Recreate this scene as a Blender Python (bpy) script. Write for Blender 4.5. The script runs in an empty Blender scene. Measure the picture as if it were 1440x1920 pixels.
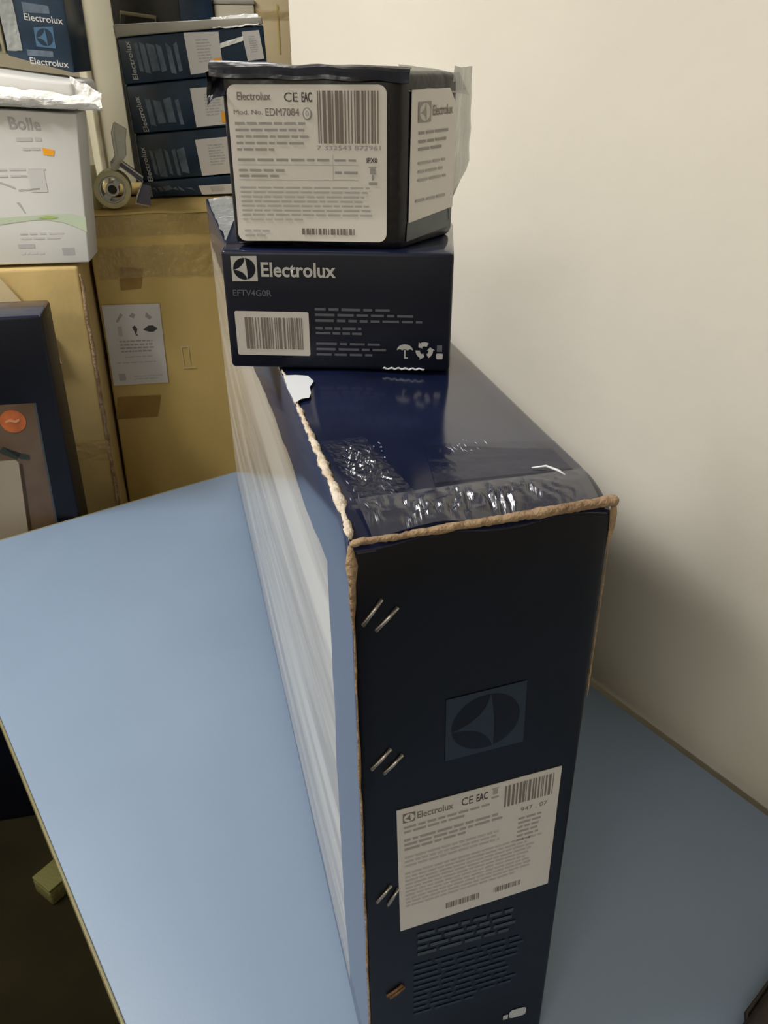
import bpy, bmesh, math, random
from mathutils import Vector, Matrix, noise

sc = bpy.context.scene
COL = sc.collection
R = math.radians

# ------------------------------------------------------------------ camera
cam_d = bpy.data.cameras.new('camera')
cam = bpy.data.objects.new('camera', cam_d)
COL.objects.link(cam)
cam.location = (0.0, 0.0, 1.5108)
cam.rotation_euler = (R(90 - 29.983), R(0.04), R(-35.412))
cam_d.sensor_fit = 'VERTICAL'
cam_d.sensor_height = 24.0
cam_d.lens = 24.0 * 1497.62 / 1920.0
cam_d.clip_start = 0.01
sc.camera = cam

# ------------------------------------------------------------------ world
world = bpy.data.worlds.new('world')
sc.world = world
world.use_nodes = True
bg = world.node_tree.nodes['Background']
bg.inputs[0].default_value = (0.95, 0.97, 1.0, 1)
bg.inputs[1].default_value = 0.15

# ------------------------------------------------------------------ exposure
vs = sc.view_settings
vs.view_transform = 'Standard'
vs.look = 'None'
vs.gamma = 1.0
vs.exposure = -0.10
vs.use_curve_mapping = False

# ------------------------------------------------------------------ large lights (inside the ceiling fixtures built below)
def area(name, loc, sx, sy, power, color):
    l = bpy.data.lights.new(name, 'AREA')
    l.shape = 'RECTANGLE'; l.size = sx; l.size_y = sy
    l.energy = power; l.color = color
    o = bpy.data.objects.new(name, l); COL.objects.link(o)
    o.location = loc
    return o
LAMPS = [((-0.85, 1.35, 2.86), 0.30, 1.25, 66.0), ((-2.0, -0.95, 2.86), 0.30, 1.25, 31.0), ((1.35, 2.6, 2.86), 0.30, 1.25, 12.0)]  # last lamp is an added fill for the far background
for k, (loc, sx, sy, pw) in enumerate(LAMPS):
    area('ceiling_lamp_light', (loc[0], loc[1], loc[2] - 0.012), sx * 0.9, sy * 0.96, pw, (1.0, 0.98, 0.935))

# ------------------------------------------------------------------ helpers
def tag(o, label=None, cat=None, group=None, kind=None):
    if label: o['label'] = label
    if cat: o['category'] = cat
    if group: o['group'] = group
    if kind: o['kind'] = kind
    return o

def mat(name, color, rough=0.5, metal=0.0, var=0.0, var_scale=8.0, bump=0.0, bump_scale=60.0, ior=1.5,
        color2=None, stretch=(1, 1, 1), coat=0.0, spec=0.5, detail=4.0, thresh=None, rough2=None):
    m = bpy.data.materials.new(name); m.use_nodes = True
    nt = m.node_tree; N = nt.nodes; L = nt.links
    b = N['Principled BSDF']
    b.inputs['Base Color'].default_value = (*color, 1)
    b.inputs['Roughness'].default_value = rough
    b.inputs['Metallic'].default_value = metal
    b.inputs['IOR'].default_value = ior
    b.inputs['Specular IOR Level'].default_value = spec
    if coat:
        b.inputs['Coat Weight'].default_value = coat
        b.inputs['Coat Roughness'].default_value = 0.08
    tc = N.new('ShaderNodeTexCoord'); mp = N.new('ShaderNodeMapping')
    mp.inputs['Scale'].default_value = stretch
    L.new(tc.outputs['Object'], mp.inputs['Vector'])
    if color2 is not None or var:
        nz = N.new('ShaderNodeTexNoise'); nz.inputs['Scale'].default_value = var_scale
        nz.inputs['Detail'].default_value = detail
        L.new(mp.outputs[0], nz.inputs['Vector'])
        rp = N.new('ShaderNodeValToRGB')
        c2 = color2 if color2 is not None else tuple(min(1, c * (1 + var)) for c in color)
        c1 = color if color2 is not None else tuple(c * (1 - var) for c in color)
        lo, hi = thresh if thresh else (0.3, 0.7)
        rp.color_ramp.elements[0].position = lo; rp.color_ramp.elements[1].position = hi
        rp.color_ramp.elements[0].color = (*c1, 1); rp.color_ramp.elements[1].color = (*c2, 1)
        L.new(nz.outputs['Fac'], rp.inputs[0]); L.new(rp.outputs[0], b.inputs['Base Color'])
        if rough2 is not None:
            mr = N.new('ShaderNodeMapRange'); mr.inputs['To Min'].default_value = rough; mr.inputs['To Max'].default_value = rough2
            mr.inputs['From Min'].default_value = lo; mr.inputs['From Max'].default_value = hi
            L.new(nz.outputs['Fac'], mr.inputs['Value']); L.new(mr.outputs[0], b.inputs['Roughness'])
    if bump:
        n2 = N.new('ShaderNodeTexNoise'); n2.inputs['Scale'].default_value = bump_scale
        n2.inputs['Detail'].default_value = 3
        L.new(mp.outputs[0], n2.inputs['Vector'])
        bp = N.new('ShaderNodeBump'); bp.inputs['Strength'].default_value = bump
        bp.inputs['Distance'].default_value = 0.01
        L.new(n2.outputs['Fac'], bp.inputs['Height']); L.new(bp.outputs[0], b.inputs['Normal'])
    return m

def film_mat(name, tint, clear, rough=0.12, bump=0.6, bump_scale=45.0, spec=1.0, ior=1.5):
    """clear wrinkled plastic film: partly see-through, glossy"""
    m = bpy.data.materials.new(name); m.use_nodes = True
    nt = m.node_tree; N = nt.nodes; L = nt.links
    b = N['Principled BSDF']; out = N['Material Output']
    b.inputs['Base Color'].default_value = (*tint, 1)
    b.inputs['Roughness'].default_value = rough
    b.inputs['Specular IOR Level'].default_value = spec; b.inputs['IOR'].default_value = ior
    tr = N.new('ShaderNodeBsdfTransparent'); mx = N.new('ShaderNodeMixShader')
    mx.inputs[0].default_value = clear
    L.new(b.outputs[0], mx.inputs[1]); L.new(tr.outputs[0], mx.inputs[2]); L.new(mx.outputs[0], out.inputs[0])
    tc = N.new('ShaderNodeTexCoord'); n2 = N.new('ShaderNodeTexNoise')
    n2.inputs['Scale'].default_value = bump_scale; n2.inputs['Detail'].default_value = 3
    bp = N.new('ShaderNodeBump'); bp.inputs['Strength'].default_value = bump; bp.inputs['Distance'].default_value = 0.01
    L.new(tc.outputs['Object'], n2.inputs['Vector']); L.new(n2.outputs['Fac'], bp.inputs['Height'])
    L.new(bp.outputs[0], b.inputs['Normal'])
    return m

def link(name, me, parent=None, mats=()):
    o = bpy.data.objects.new(name, me); COL.objects.link(o)
    if parent: o.parent = parent
    for m in mats: me.materials.append(m)
    return o

def pydata(name, verts, faces, parent=None, mats=(), smooth=False, mi=None):
    me = bpy.data.meshes.new(name)
    me.from_pydata([tuple(v) for v in verts], [], faces)
    me.validate(); me.update()
    o = link(name, me, parent, mats)
    if smooth:
        for p in me.polygons: p.use_smooth = True
    if mi:
        for p, k in zip(me.polygons, mi): p.material_index = k
    return o

def root(name, loc, yaw=0.0, label=None, cat=None, group=None):
    o = bpy.data.objects.new(name, None); COL.objects.link(o)
    o.empty_display_size = 0.05
    o.location = loc; o.rotation_euler = (0, 0, R(yaw))
    return tag(o, label, cat, group)

def rbox_data(sx, sy, sz, r=0.003, n=(3, 3, 3), fn=None, jitter=0.0, seed=0, extra=()):
    """rounded box [0..sx]x[0..sy]x[0..sz] with a grid of vertices on every face"""
    def lines(s, k):
        rr = min(r, s * 0.45)
        a = [0, rr * 0.35, rr]
        return a + [rr + (s - 2 * rr) * i / k for i in range(1, k)] + [s - rr, s - rr * 0.35, s]
    X, Y, Z = lines(sx, n[0]), sorted(set(lines(sy, n[1]) + list(extra))), lines(sz, n[2])
    idx = {}; verts = []; faces = []
    def v(x, y, z):
        key = (round(x, 6), round(y, 6), round(z, 6))
        if key in idx: return idx[key]
        rx, ry, rz = min(r, sx * .45), min(r, sy * .45), min(r, sz * .45)
        c = Vector((min(max(x, rx), sx - rx), min(max(y, ry), sy - ry), min(max(z, rz), sz - rz)))
        d = Vector((x, y, z)) - c
        p = c + d.normalized() * min(r, rx, ry, rz) if d.length > 1e-9 else Vector((x, y, z))
        if jitter:
            q = Vector((x * 17 + seed, y * 17, z * 17))
            p = p + Vector(noise.noise_vector(q)) * jitter
        if fn: p = Vector(fn(p.x, p.y, p.z))
        idx[key] = len(verts); verts.append(p); return idx[key]
    def sheet(A, B, f, flip):
        for i in range(len(A) - 1):
            for j in range(len(B) - 1):
                q = [v(*f(A[i], B[j])), v(*f(A[i + 1], B[j])), v(*f(A[i + 1], B[j + 1])), v(*f(A[i], B[j + 1]))]
                faces.append(q[::-1] if flip else q)
    sheet(X, Z, lambda a, b: (a, 0, b), False); sheet(X, Z, lambda a, b: (a, sy, b), True)
    sheet(Y, Z, lambda a, b: (0, a, b), True); sheet(Y, Z, lambda a, b: (sx, a, b), False)
    sheet(X, Y, lambda a, b: (a, b, 0), True); sheet(X, Y, lambda a, b: (a, b, sz), False)
    return verts, faces

def rbox(name, size, parent, mats, r=0.003, n=(3, 3, 3), fn=None, at=(0, 0, 0), pick=None, **k):
    v, f = rbox_data(*size, r=r, n=n, fn=fn, **k)
    v = [Vector(p) + Vector(at) for p in v]
    o = pydata(name, v, f, parent, mats, smooth=True)
    if pick:
        for p in o.data.polygons: p.material_index = pick(p.normal, p.center)
    return o

def skew_box(name, quad, depth, parent, mats, r=0.003, n=(3, 2, 3), pick=None, **k):
    """slightly out-of-square carton; quad = front corners (x,z): bottom-left, bottom-right, top-right, top-left"""
    bl, br, tr_, tl = quad
    def fn(x, y, z):
        a = bl[0] * (1 - x) * (1 - z) + br[0] * x * (1 - z) + tr_[0] * x * z + tl[0] * (1 - x) * z
        c = bl[1] * (1 - x) * (1 - z) + br[1] * x * (1 - z) + tr_[1] * x * z + tl[1] * (1 - x) * z
        return (a, y, c)
    w = max(br[0] - bl[0], 0.01); h = max(tl[1] - bl[1], 0.01)
    v, f = rbox_data(w, depth, h, r=r, n=n, fn=lambda x, y, z: fn(x / w, y, z / h), **k)
    o = pydata(name, v, f, parent, mats, smooth=True)
    if pick:
        for p in o.data.polygons: p.material_index = pick(p.normal, p.center)
    return o

# planes on which labels and prints lie: map (a,b,offset) -> local xyz
front0 = lambda a, b, o: (a, -o, b)
def sheet(name, polys, P, off, parent, mats, thick=0.0, mi=None):
    """flat pieces (labels, print) as polygons on a plane; thick > 0 gives the piece an edge"""
    V = []; F = []; M = []
    for k, poly in enumerate(polys):
        b0 = len(V); n = len(poly)
        area2 = sum(poly[i][0] * poly[(i + 1) % n][1] - poly[(i + 1) % n][0] * poly[i][1] for i in range(n))
        if area2 < 0: poly = poly[::-1]
        V += [P(a, b, off + thick) for a, b in poly]
        F.append(list(range(b0, b0 + n))); M.append(mi[k] if mi else 0)
        if thick:
            V += [P(a, b, off - 0.0002) for a, b in poly]
            for i in range(n):
                j = (i + 1) % n
                F.append([b0 + n + i, b0 + n + j, b0 + j, b0 + i]); M.append(mi[k] if mi else 0)
    o_ = pydata(name, V, F, parent, mats, mi=M)
    if name == 'fine_print': o_['kind'] = 'stuff'
    return o_

def rect(x0, y0, x1, y1): return [(x0, y0), (x1, y0), (x1, y1), (x0, y1)]
def rrect(x0, y0, x1, y1, r, k=5):
    out = []
    for cx, cy, a0 in ((x1 - r, y0 + r, -90), (x1 - r, y1 - r, 0), (x0 + r, y1 - r, 90), (x0 + r, y0 + r, 180)):
        for i in range(k + 1):
            a = R(a0 + 90 * i / k); out.append((cx + r * math.cos(a), cy + r * math.sin(a)))
    return out
def bil(q, u, v):
    """point in quad q (bl, br, tr, tl)"""
    return tuple((q[0][i] * (1 - u) + q[1][i] * u) * (1 - v) + (q[3][i] * (1 - u) + q[2][i] * u) * v for i in (0, 1))
def inq(q, polys): return [[bil(q, *p) for p in poly] for poly in polys]

def bars(x0, y0, x1, y1, rng, heavy=0.5):
    out = []; x = x0; unit = (x1 - x0) / 60.0
    while x < x1:
        w = unit * rng.choice((1, 1, 2, 3)); g = unit * rng.choice((1, 1, 2, 2))
        out.append(rect(x, y0, min(x + w, x1), y1)); x += w + g
    return out

def words(x0, y0, x1, lines, pitch, h, rng, last=0.6, word=0.009, slope=0.0):
    """rows of short strokes standing for print too fine to read"""
    out = []
    for k in range(lines):
        xe = x0 + (x1 - x0) * (last if k == lines - 1 else rng.uniform(0.86, 1.0))
        x = x0; y = y0 - k * pitch
        while x < xe - word * 0.3:
            w = min(word * rng.uniform(0.5, 1.6), xe - x)
            s = slope
            out.append([(x, y + s * (x - x0)), (x + w, y + s * (x + w - x0)), (x + w, y + h + s * (x + w - x0)), (x, y + h + s * (x - x0))])
            x += w + word * 0.22
    return out

def lettering(name, text, P, off, x0, y0, x1, h, parent, m, bold=0.0, map2=None):
    """text fitted to the box x0..x1, y0..y0+h (h = height of the tallest letter)"""
    cu = bpy.data.curves.new('lettering', 'FONT'); cu.body = text; cu.size = 1.0; cu.offset = bold
    cu.resolution_u = 3; cu.fill_mode = 'FRONT'
    t = bpy.data.objects.new('lettering_source', cu); COL.objects.link(t)
    dg = bpy.context.evaluated_depsgraph_get()
    me = bpy.data.meshes.new_from_object(t.evaluated_get(dg))
    bpy.data.objects.remove(t); bpy.data.curves.remove(cu)
    xs = [v.co.x for v in me.vertices]; ys = [v.co.y for v in me.vertices]
    a, b = min(xs), max(xs); c, d = min(ys), max(ys)
    for v in me.vertices:
        u = (v.co.x - a) / (b - a); w = (v.co.y - c) / (d - c)
        p = (x0 + (x1 - x0) * u, y0 + h * w)
        if map2: p = map2(*p)
        v.co = P(p[0], p[1], off)
    me.name = name; me.update()
    return link(name, me, parent, [m])

def emblem(name, P, off, q, parent, light, dark):
    """square emblem with a disc and a curved three-pointed shape"""
    N = 40
    sq = [(0, 0), (1, 0), (1, 1), (0, 1)]
    disc = [(0.5 + 0.43 * math.cos(2 * math.pi * i / N), 0.5 + 0.43 * math.sin(2 * math.pi * i / N)) for i in range(N)]
    def bez(a, c, b, k=10): return [tuple((1 - t) ** 2 * a[i] + 2 * t * (1 - t) * c[i] + t * t * b[i] for i in (0, 1)) for t in [j / k for j in range(k)]]
    T, L_, B_ = (0.55, 0.94), (0.065, 0.45), (0.60, 0.06)
    sail = bez(T, (0.50, 0.56), L_) + bez(L_, (0.50, 0.46), B_) + bez(B_, (0.63, 0.5), T)
    V = []; F = []; M = []
    for k, (poly, mi) in enumerate(((sq, 0), (disc, 1), (sail, 0))):
        pts = [bil(q, *p) for p in poly]
        ar = sum(pts[i][0] * pts[(i + 1) % len(pts)][1] - pts[(i + 1) % len(pts)][0] * pts[i][1] for i in range(len(pts)))
        if ar < 0: pts = pts[::-1]
        b0 = len(V); V += [P(a, b, off + 0.00012 * k) for a, b in pts]
        F.append(list(range(b0, b0 + len(pts)))); M.append(mi)
    return pydata(name, V, F, parent, [light, dark], mi=M)

def tube(name, pts, rad, parent, mats, sides=8, rng=None, rough=0.0, flat=1.0):
    """irregular rope of material along a path; rad may be a number or a list"""
    V = []; F = []
    n = len(pts); pts = [Vector(p) for p in pts]
    for i, p in enumerate(pts):
        t = (pts[min(i + 1, n - 1)] - pts[max(i - 1, 0)]).normalized()
        a = t.cross(Vector((0.31, 0.2, 1))).normalized(); b = t.cross(a).normalized()
        rr = rad[i] if isinstance(rad, (list, tuple)) else rad
        if i in (0, n - 1): rr *= 0.45
        for k in range(sides):
            an = 2 * math.pi * k / sides
            q = rr * (1 + (rng.uniform(-rough, rough) if rng else 0))
            V.append(p + a * math.cos(an) * q + b * math.sin(an) * q * flat)
    for i in range(n - 1):
        for k in range(sides):
            F.append([i * sides + k, i * sides + (k + 1) % sides, (i + 1) * sides + (k + 1) % sides, (i + 1) * sides + k])
    F.append(list(range(sides))[::-1]); F.append([(n - 1) * sides + k for k in range(sides)])
    return pydata(name, V, F, parent, mats, smooth=True)

def crumpled(name, P, parent, mats, nu, nv, amp, rng_seed, freq=9.0, thick=0.0):
    """wrinkled sheet: P(u,v) -> xyz, displaced by sharp noise"""
    V = []; F = []
    for j in range(nv + 1):
        for i in range(nu + 1):
            u, v = i / nu, j / nv
            p = Vector(P(u, v))
            d = noise.noise_vector(Vector((u * freq + rng_seed, v * freq * nv / nu, 3.1 * rng_seed)))
            V.append(p + Vector(d) * amp)
    for j in range(nv):
        for i in range(nu):
            a = j * (nu + 1) + i
            F.append([a, a + 1, a + nu + 2, a + nu + 1])
    o = pydata(name, V, F, parent, mats, smooth=False)
    if thick:
        s = o.modifiers.new('thickness', 'SOLIDIFY'); s.thickness = thick; s.offset = 0
    return o

# ------------------------------------------------------------------ materials
M = {}
M['wall'] = mat('painted_wall', (0.80, 0.755, 0.665), 0.75, var=0.05, var_scale=2.5, bump=0.06, bump_scale=40, detail=8)
M['wall_far'] = mat('far_wall', (0.56, 0.50, 0.36), 0.8, var=0.05)
M['ceiling'] = mat('ceiling_paint', (0.75, 0.73, 0.68), 0.8)
M['floor'] = mat('floor_linoleum', (0.012, 0.0095, 0.0032), 0.9, var=0.25, var_scale=6, spec=0.1)
M['post'] = mat('cream_post', (0.86, 0.81, 0.62), 0.6, var=0.04)
M['post_edge'] = mat('dark_edge_strip', (0.62, 0.57, 0.42), 0.7, color2=(0.42, 0.37, 0.24), var_scale=25)
M['table'] = mat('blue_laminate', (0.198, 0.268, 0.378), 0.46, var=0.035, var_scale=5, bump=0.015, bump_scale=300)
M['table_edge'] = mat('yellow_edge_band', (0.20, 0.175, 0.085), 0.5)
M['metal_leg'] = mat('grey_steel', (0.25, 0.25, 0.25), 0.4, metal=0.8)
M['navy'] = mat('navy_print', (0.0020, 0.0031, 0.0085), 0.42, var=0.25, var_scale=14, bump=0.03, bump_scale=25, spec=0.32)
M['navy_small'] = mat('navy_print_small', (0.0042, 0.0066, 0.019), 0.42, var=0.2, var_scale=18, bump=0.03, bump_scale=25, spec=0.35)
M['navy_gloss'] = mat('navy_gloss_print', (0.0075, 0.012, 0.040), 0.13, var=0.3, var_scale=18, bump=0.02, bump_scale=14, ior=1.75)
M['navy_far'] = mat('navy_carton_print', (0.009, 0.027, 0.055), 0.3, var=0.35, var_scale=20)
M['navy_dark'] = mat('black_navy_film', (0.005, 0.006, 0.012), 0.30, bump=0.25, bump_scale=30)
M['cardboard'] = mat('cardboard', (0.55, 0.395, 0.135), 0.75, var=0.10, var_scale=7, bump=0.05, bump_scale=120, stretch=(1, 1, 0.4))
M['cardboard_l'] = mat('cardboard_left', (0.50, 0.365, 0.145), 0.75, var=0.13, var_scale=9, bump=0.05, bump_scale=120)
M['cardboard_dark'] = mat('cardboard_dark_stain', (0.30, 0.18, 0.045), 0.8, var=0.15, var_scale=20)  # darker brown board for flat patches
M['torn'] = mat('torn_cardboard', (0.44, 0.31, 0.19), 0.9, color2=(0.66, 0.54, 0.40), var_scale=60, bump=0.5, bump_scale=160)
M['torn_dark'] = mat('torn_cardboard_brown', (0.20, 0.125, 0.07), 0.9, color2=(0.40, 0.28, 0.17), var_scale=45, bump=0.5, bump_scale=160)
M['torn_pale'] = mat('torn_cardboard_pale', (0.50, 0.38, 0.26), 0.9, color2=(0.78, 0.70, 0.60), var_scale=70, bump=0.4, bump_scale=160)
M['paper'] = mat('label_paper', (0.60, 0.575, 0.555), 0.55, var=0.03, var_scale=12)
M['paper_gloss'] = mat('glossy_label_paper', (0.72, 0.69, 0.675), 0.28, var=0.04, var_scale=10, bump=0.03, bump_scale=25)  # same white label paper, lightened for the brighter light on the upper box
M['white'] = mat('white_print', (0.66, 0.66, 0.64), 0.45, var=0.03)
M['ink'] = mat('black_ink', (0.045, 0.04, 0.04), 0.5)
M['ink_grey'] = mat('grey_ink', (0.33, 0.315, 0.31), 0.6)
M['ink_pale'] = mat('pale_ink', (0.43, 0.43, 0.43), 0.6)
M['ink_brown'] = mat('brown_ink', (0.19, 0.155, 0.14), 0.6)
M['print_white'] = mat('white_on_navy', (0.50, 0.50, 0.50), 0.45)
M['print_grey'] = mat('grey_on_navy', (0.105, 0.11, 0.14), 0.5)
M['print_dim'] = mat('dim_blue_on_navy', (0.012, 0.022, 0.043), 0.5)
M['print_dim2'] = mat('dim_grey_on_navy', (0.04, 0.052, 0.062), 0.5)
M['print_far'] = mat('grey_blue_print', (0.09, 0.125, 0.17), 0.4, var=0.35, var_scale=45)
M['orange'] = mat('orange_sticker', (0.93, 0.40, 0.02), 0.5)
M['green'] = mat('green_swoosh', (0.50, 0.58, 0.44), 0.5)
M['green_deep'] = mat('green_accent', (0.36, 0.50, 0.13), 0.5)
M['staple'] = mat('staple_wire', (0.55, 0.52, 0.48), 0.35, metal=0.9)
M['rust'] = mat('rusty_wire', (0.22, 0.12, 0.06), 0.6, metal=0.4)
M['glint_dim'] = mat('painted_glint', (0.42, 0.47, 0.56), 0.35)  # pale blue that stands in for lamp glints on the box top
M['scuff'] = mat('white_scuff', (0.72, 0.75, 0.80), 0.35)
M['film'] = film_mat('clear_film', (0.33, 0.36, 0.345), 0.22, 0.22, 0.35, 20)
M['film_grey'] = film_mat('grey_film', (0.36, 0.38, 0.38), 0.22, 0.2, 0.5, 30)
M['film_glare'] = film_mat('glare_white_film', (0.96, 0.96, 0.95), 0.03, 0.15, 0.8, 30)  # near-opaque white: lamp glare on the film painted into its colour
M['tape_clear'] = film_mat('clear_packing_tape', (0.50, 0.36, 0.13), 0.62, 0.10, 0.7, 70)
M['tape_navy'] = film_mat('clear_tape_on_navy', (0.012, 0.018, 0.05), 0.45, 0.10, 0.12, 40, 0.6)
M['tape_yellow'] = mat('tape_roll_side', (0.52, 0.47, 0.27), 0.35, var=0.08, var_scale=40)
M['hub'] = mat('grey_plastic_hub', (0.50, 0.50, 0.46), 0.4)
M['black'] = mat('black_plastic', (0.012, 0.012, 0.012), 0.4)
M['plastic_pale'] = mat('pale_plastic', (0.56, 0.57, 0.50), 0.3)
M['plastic_violet'] = mat('dark_violet_plastic', (0.09, 0.085, 0.13), 0.3)
M['olive'] = mat('olive_panel', (0.32, 0.29, 0.19), 0.6, var=0.1)
M['dark'] = mat('dark_cabinet', (0.045, 0.043, 0.036), 0.6, var=0.4, var_scale=15)
M['grey_board'] = mat('grey_board', (0.40, 0.38, 0.33), 0.4, var=0.1, var_scale=15)
M['beige'] = mat('beige_carton', (0.62, 0.50, 0.30), 0.7, var=0.06)
M['beige_pale'] = mat('pale_carton', (0.66, 0.60, 0.47), 0.6, var=0.06)
M['brown_pic'] = mat('brown_picture', (0.075, 0.043, 0.022), 0.4, color2=(0.13, 0.088, 0.06), var_scale=12)
M['orange_badge'] = mat('orange_badge_print', (0.42, 0.11, 0.035), 0.4, var=0.25, var_scale=40)
M['tan_panel'] = mat('tan_panel_print', (0.30, 0.255, 0.195), 0.45)
M['yellow'] = mat('yellow_sponge', (0.10, 0.095, 0.022), 0.8, bump=0.3, bump_scale=150)
M['leather'] = mat('dark_brown_leather', (0.020, 0.013, 0.009), 0.6, bump=0.2, bump_scale=120)
M['green_black'] = mat('green_black_card', (0.018, 0.026, 0.020), 0.5)

# left side of the long box: navy border round a pale glossy picture (print); grey streaks are painted reflections
def left_print_sheen():
    m = bpy.data.materials.new('long_box_print_sheen'); m.use_nodes = True
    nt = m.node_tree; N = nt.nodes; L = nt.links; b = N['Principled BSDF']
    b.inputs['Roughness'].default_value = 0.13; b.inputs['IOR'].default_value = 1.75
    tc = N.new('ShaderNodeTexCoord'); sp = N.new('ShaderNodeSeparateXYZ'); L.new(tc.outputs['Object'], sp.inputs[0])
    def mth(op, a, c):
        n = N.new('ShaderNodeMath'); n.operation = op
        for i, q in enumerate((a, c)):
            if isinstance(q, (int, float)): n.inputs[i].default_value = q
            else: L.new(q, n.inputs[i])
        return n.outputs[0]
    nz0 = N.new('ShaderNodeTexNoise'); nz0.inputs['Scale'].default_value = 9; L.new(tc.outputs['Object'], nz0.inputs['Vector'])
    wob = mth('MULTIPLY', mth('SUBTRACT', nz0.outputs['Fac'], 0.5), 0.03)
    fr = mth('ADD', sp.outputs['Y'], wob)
    inside = mth('MULTIPLY', mth('MULTIPLY', mth('GREATER_THAN', fr, 0.092), mth('LESS_THAN', mth('ADD', sp.outputs['Z'], wob), 0.525)), mth('GREATER_THAN', mth('ADD', sp.outputs['Z'], mth('MULTIPLY', wob, 0.7)), 0.022))  # border strip at the foot also stands in for the contact shadow
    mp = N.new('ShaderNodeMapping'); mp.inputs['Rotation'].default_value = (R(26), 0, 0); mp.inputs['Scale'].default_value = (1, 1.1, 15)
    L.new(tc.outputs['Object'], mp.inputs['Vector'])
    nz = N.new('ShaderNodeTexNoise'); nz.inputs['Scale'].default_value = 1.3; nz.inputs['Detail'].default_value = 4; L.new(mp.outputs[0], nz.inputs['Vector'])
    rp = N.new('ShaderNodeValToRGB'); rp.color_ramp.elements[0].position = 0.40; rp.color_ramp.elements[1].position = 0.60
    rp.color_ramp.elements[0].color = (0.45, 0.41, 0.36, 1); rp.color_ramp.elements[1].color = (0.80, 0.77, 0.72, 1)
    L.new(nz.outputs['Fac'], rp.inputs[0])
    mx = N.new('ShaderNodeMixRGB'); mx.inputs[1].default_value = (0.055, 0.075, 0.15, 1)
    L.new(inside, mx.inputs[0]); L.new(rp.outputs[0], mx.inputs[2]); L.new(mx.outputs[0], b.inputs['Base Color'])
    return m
M['left_print_sheen'] = left_print_sheen()

# ------------------------------------------------------------------ the room
def block(name, x0, y0, z0, x1, y1, z1, m, parent=None, kind='structure'):
    v = [(x0, y0, z0), (x1, y0, z0), (x1, y1, z0), (x0, y1, z0), (x0, y0, z1), (x1, y0, z1), (x1, y1, z1), (x0, y1, z1)]
    f = [[3, 2, 1, 0], [4, 5, 6, 7], [0, 1, 5, 4], [1, 2, 6, 5], [2, 3, 7, 6], [3, 0, 4, 7]]
    o = pydata(name, v, f, parent, [m])
    if kind: o['kind'] = kind
    return o
ZC = 2.90
block('floor', -2.6, -2.2, -0.1, 2.6, 4.1, 0.0, M['floor'])
block('ceiling', -2.6, -2.2, ZC, 2.6, 4.1, ZC + 0.1, M['ceiling'])
block('wall_right', 0.743, -2.2, 0.0, 0.863, 1.305, ZC, M['wall'])
block('wall_back', -2.6, 4.0, 0.0, 2.6, 4.1, ZC, M['wall_far'])
block('wall_left', -2.6, -2.2, 0.0, -2.5, 4.0, ZC, M['wall_far'])
block('wall_front', -2.5, -2.2, 0.0, 0.743, -2.1, ZC, M['wall_far'])
block('wall_side', 2.5, 1.305, 0.0, 2.6, 4.0, ZC, M['wall_far'])

t = root('trim_1', (0.771, 2.20, 0.0), -6); t['kind'] = 'structure'
rbox('post', (0.080, 0.10, ZC), t, [M['post']], r=0.003, n=(1, 1, 6), at=(-0.080, 0, 0))
rbox('dark_edge_strip', (0.012, 0.008, ZC), t, [M['post_edge']], r=0.002, n=(1, 1, 8), at=(-0.083, -0.006, 0))  # darker mottled strip along the post's left edge

for k, (loc, sx, sy, pw) in enumerate(LAMPS):
    lr = root('ceiling_light', (loc[0], loc[1], ZC), 0,
              ['long white ceiling lamp above the left side of the blue table',
               'long white ceiling lamp near the left wall, left of the blue table',
               'added fill lamp on the ceiling above the far corner, unseen beyond the wall'][k], 'lamp', 'ceiling lamps')
    rbox('housing', (sx, sy, 0.03), lr, [M['ceiling']], r=0.004, n=(1, 1, 1), at=(-sx / 2, -sy / 2, -0.03))
    em = bpy.data.materials.get('lamp_diffuser')
    if not em:
        em = mat('lamp_diffuser', (0.9, 0.9, 0.88), 0.5)
        em.node_tree.nodes['Principled BSDF'].inputs['Emission Color'].default_value = (1.0, 0.96, 0.88, 1)
        em.node_tree.nodes['Principled BSDF'].inputs['Emission Strength'].default_value = 3.0
    rbox('diffuser', (sx * 0.94, sy * 0.98, 0.012), lr, [em], r=0.003, n=(1, 1, 1), at=(-sx * 0.47, -sy * 0.49, -0.0455))

# ------------------------------------------------------------------ table
TZ = 0.76
tb = root('work_table', (0.0, 0.0, 0.0), 0, 'blue laminate work table along the cream wall', 'table')
rbox('tabletop', (0.672, 2.12, 0.024), tb, [M['table']], r=0.0015, n=(4, 10, 1), at=(0.037, -0.746, TZ - 0.024))
rbox('edge_band', (0.003, 2.12, 0.0245), tb, [M['table_edge']], r=0.0008, n=(1, 4, 1), at=(0.0338, -0.746, TZ - 0.0246))
rbox('edge_band', (0.672, 0.003, 0.0245), tb, [M['table_edge']], r=0.0008, n=(4, 1, 1), at=(0.037, 1.3742, TZ - 0.0246))
for x in (0.07, 0.665):
    for y in (-0.70, 1.30):
        rbox('leg', (0.03, 0.03, TZ - 0.025), tb, [M['metal_leg']], r=0.003, n=(1, 1, 2), at=(x, y, 0))
rbox('apron', (0.60, 0.02, 0.06), tb, [M['metal_leg']], r=0.002, n=(1, 1, 1), at=(0.08, 1.31, TZ - 0.086))

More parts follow.
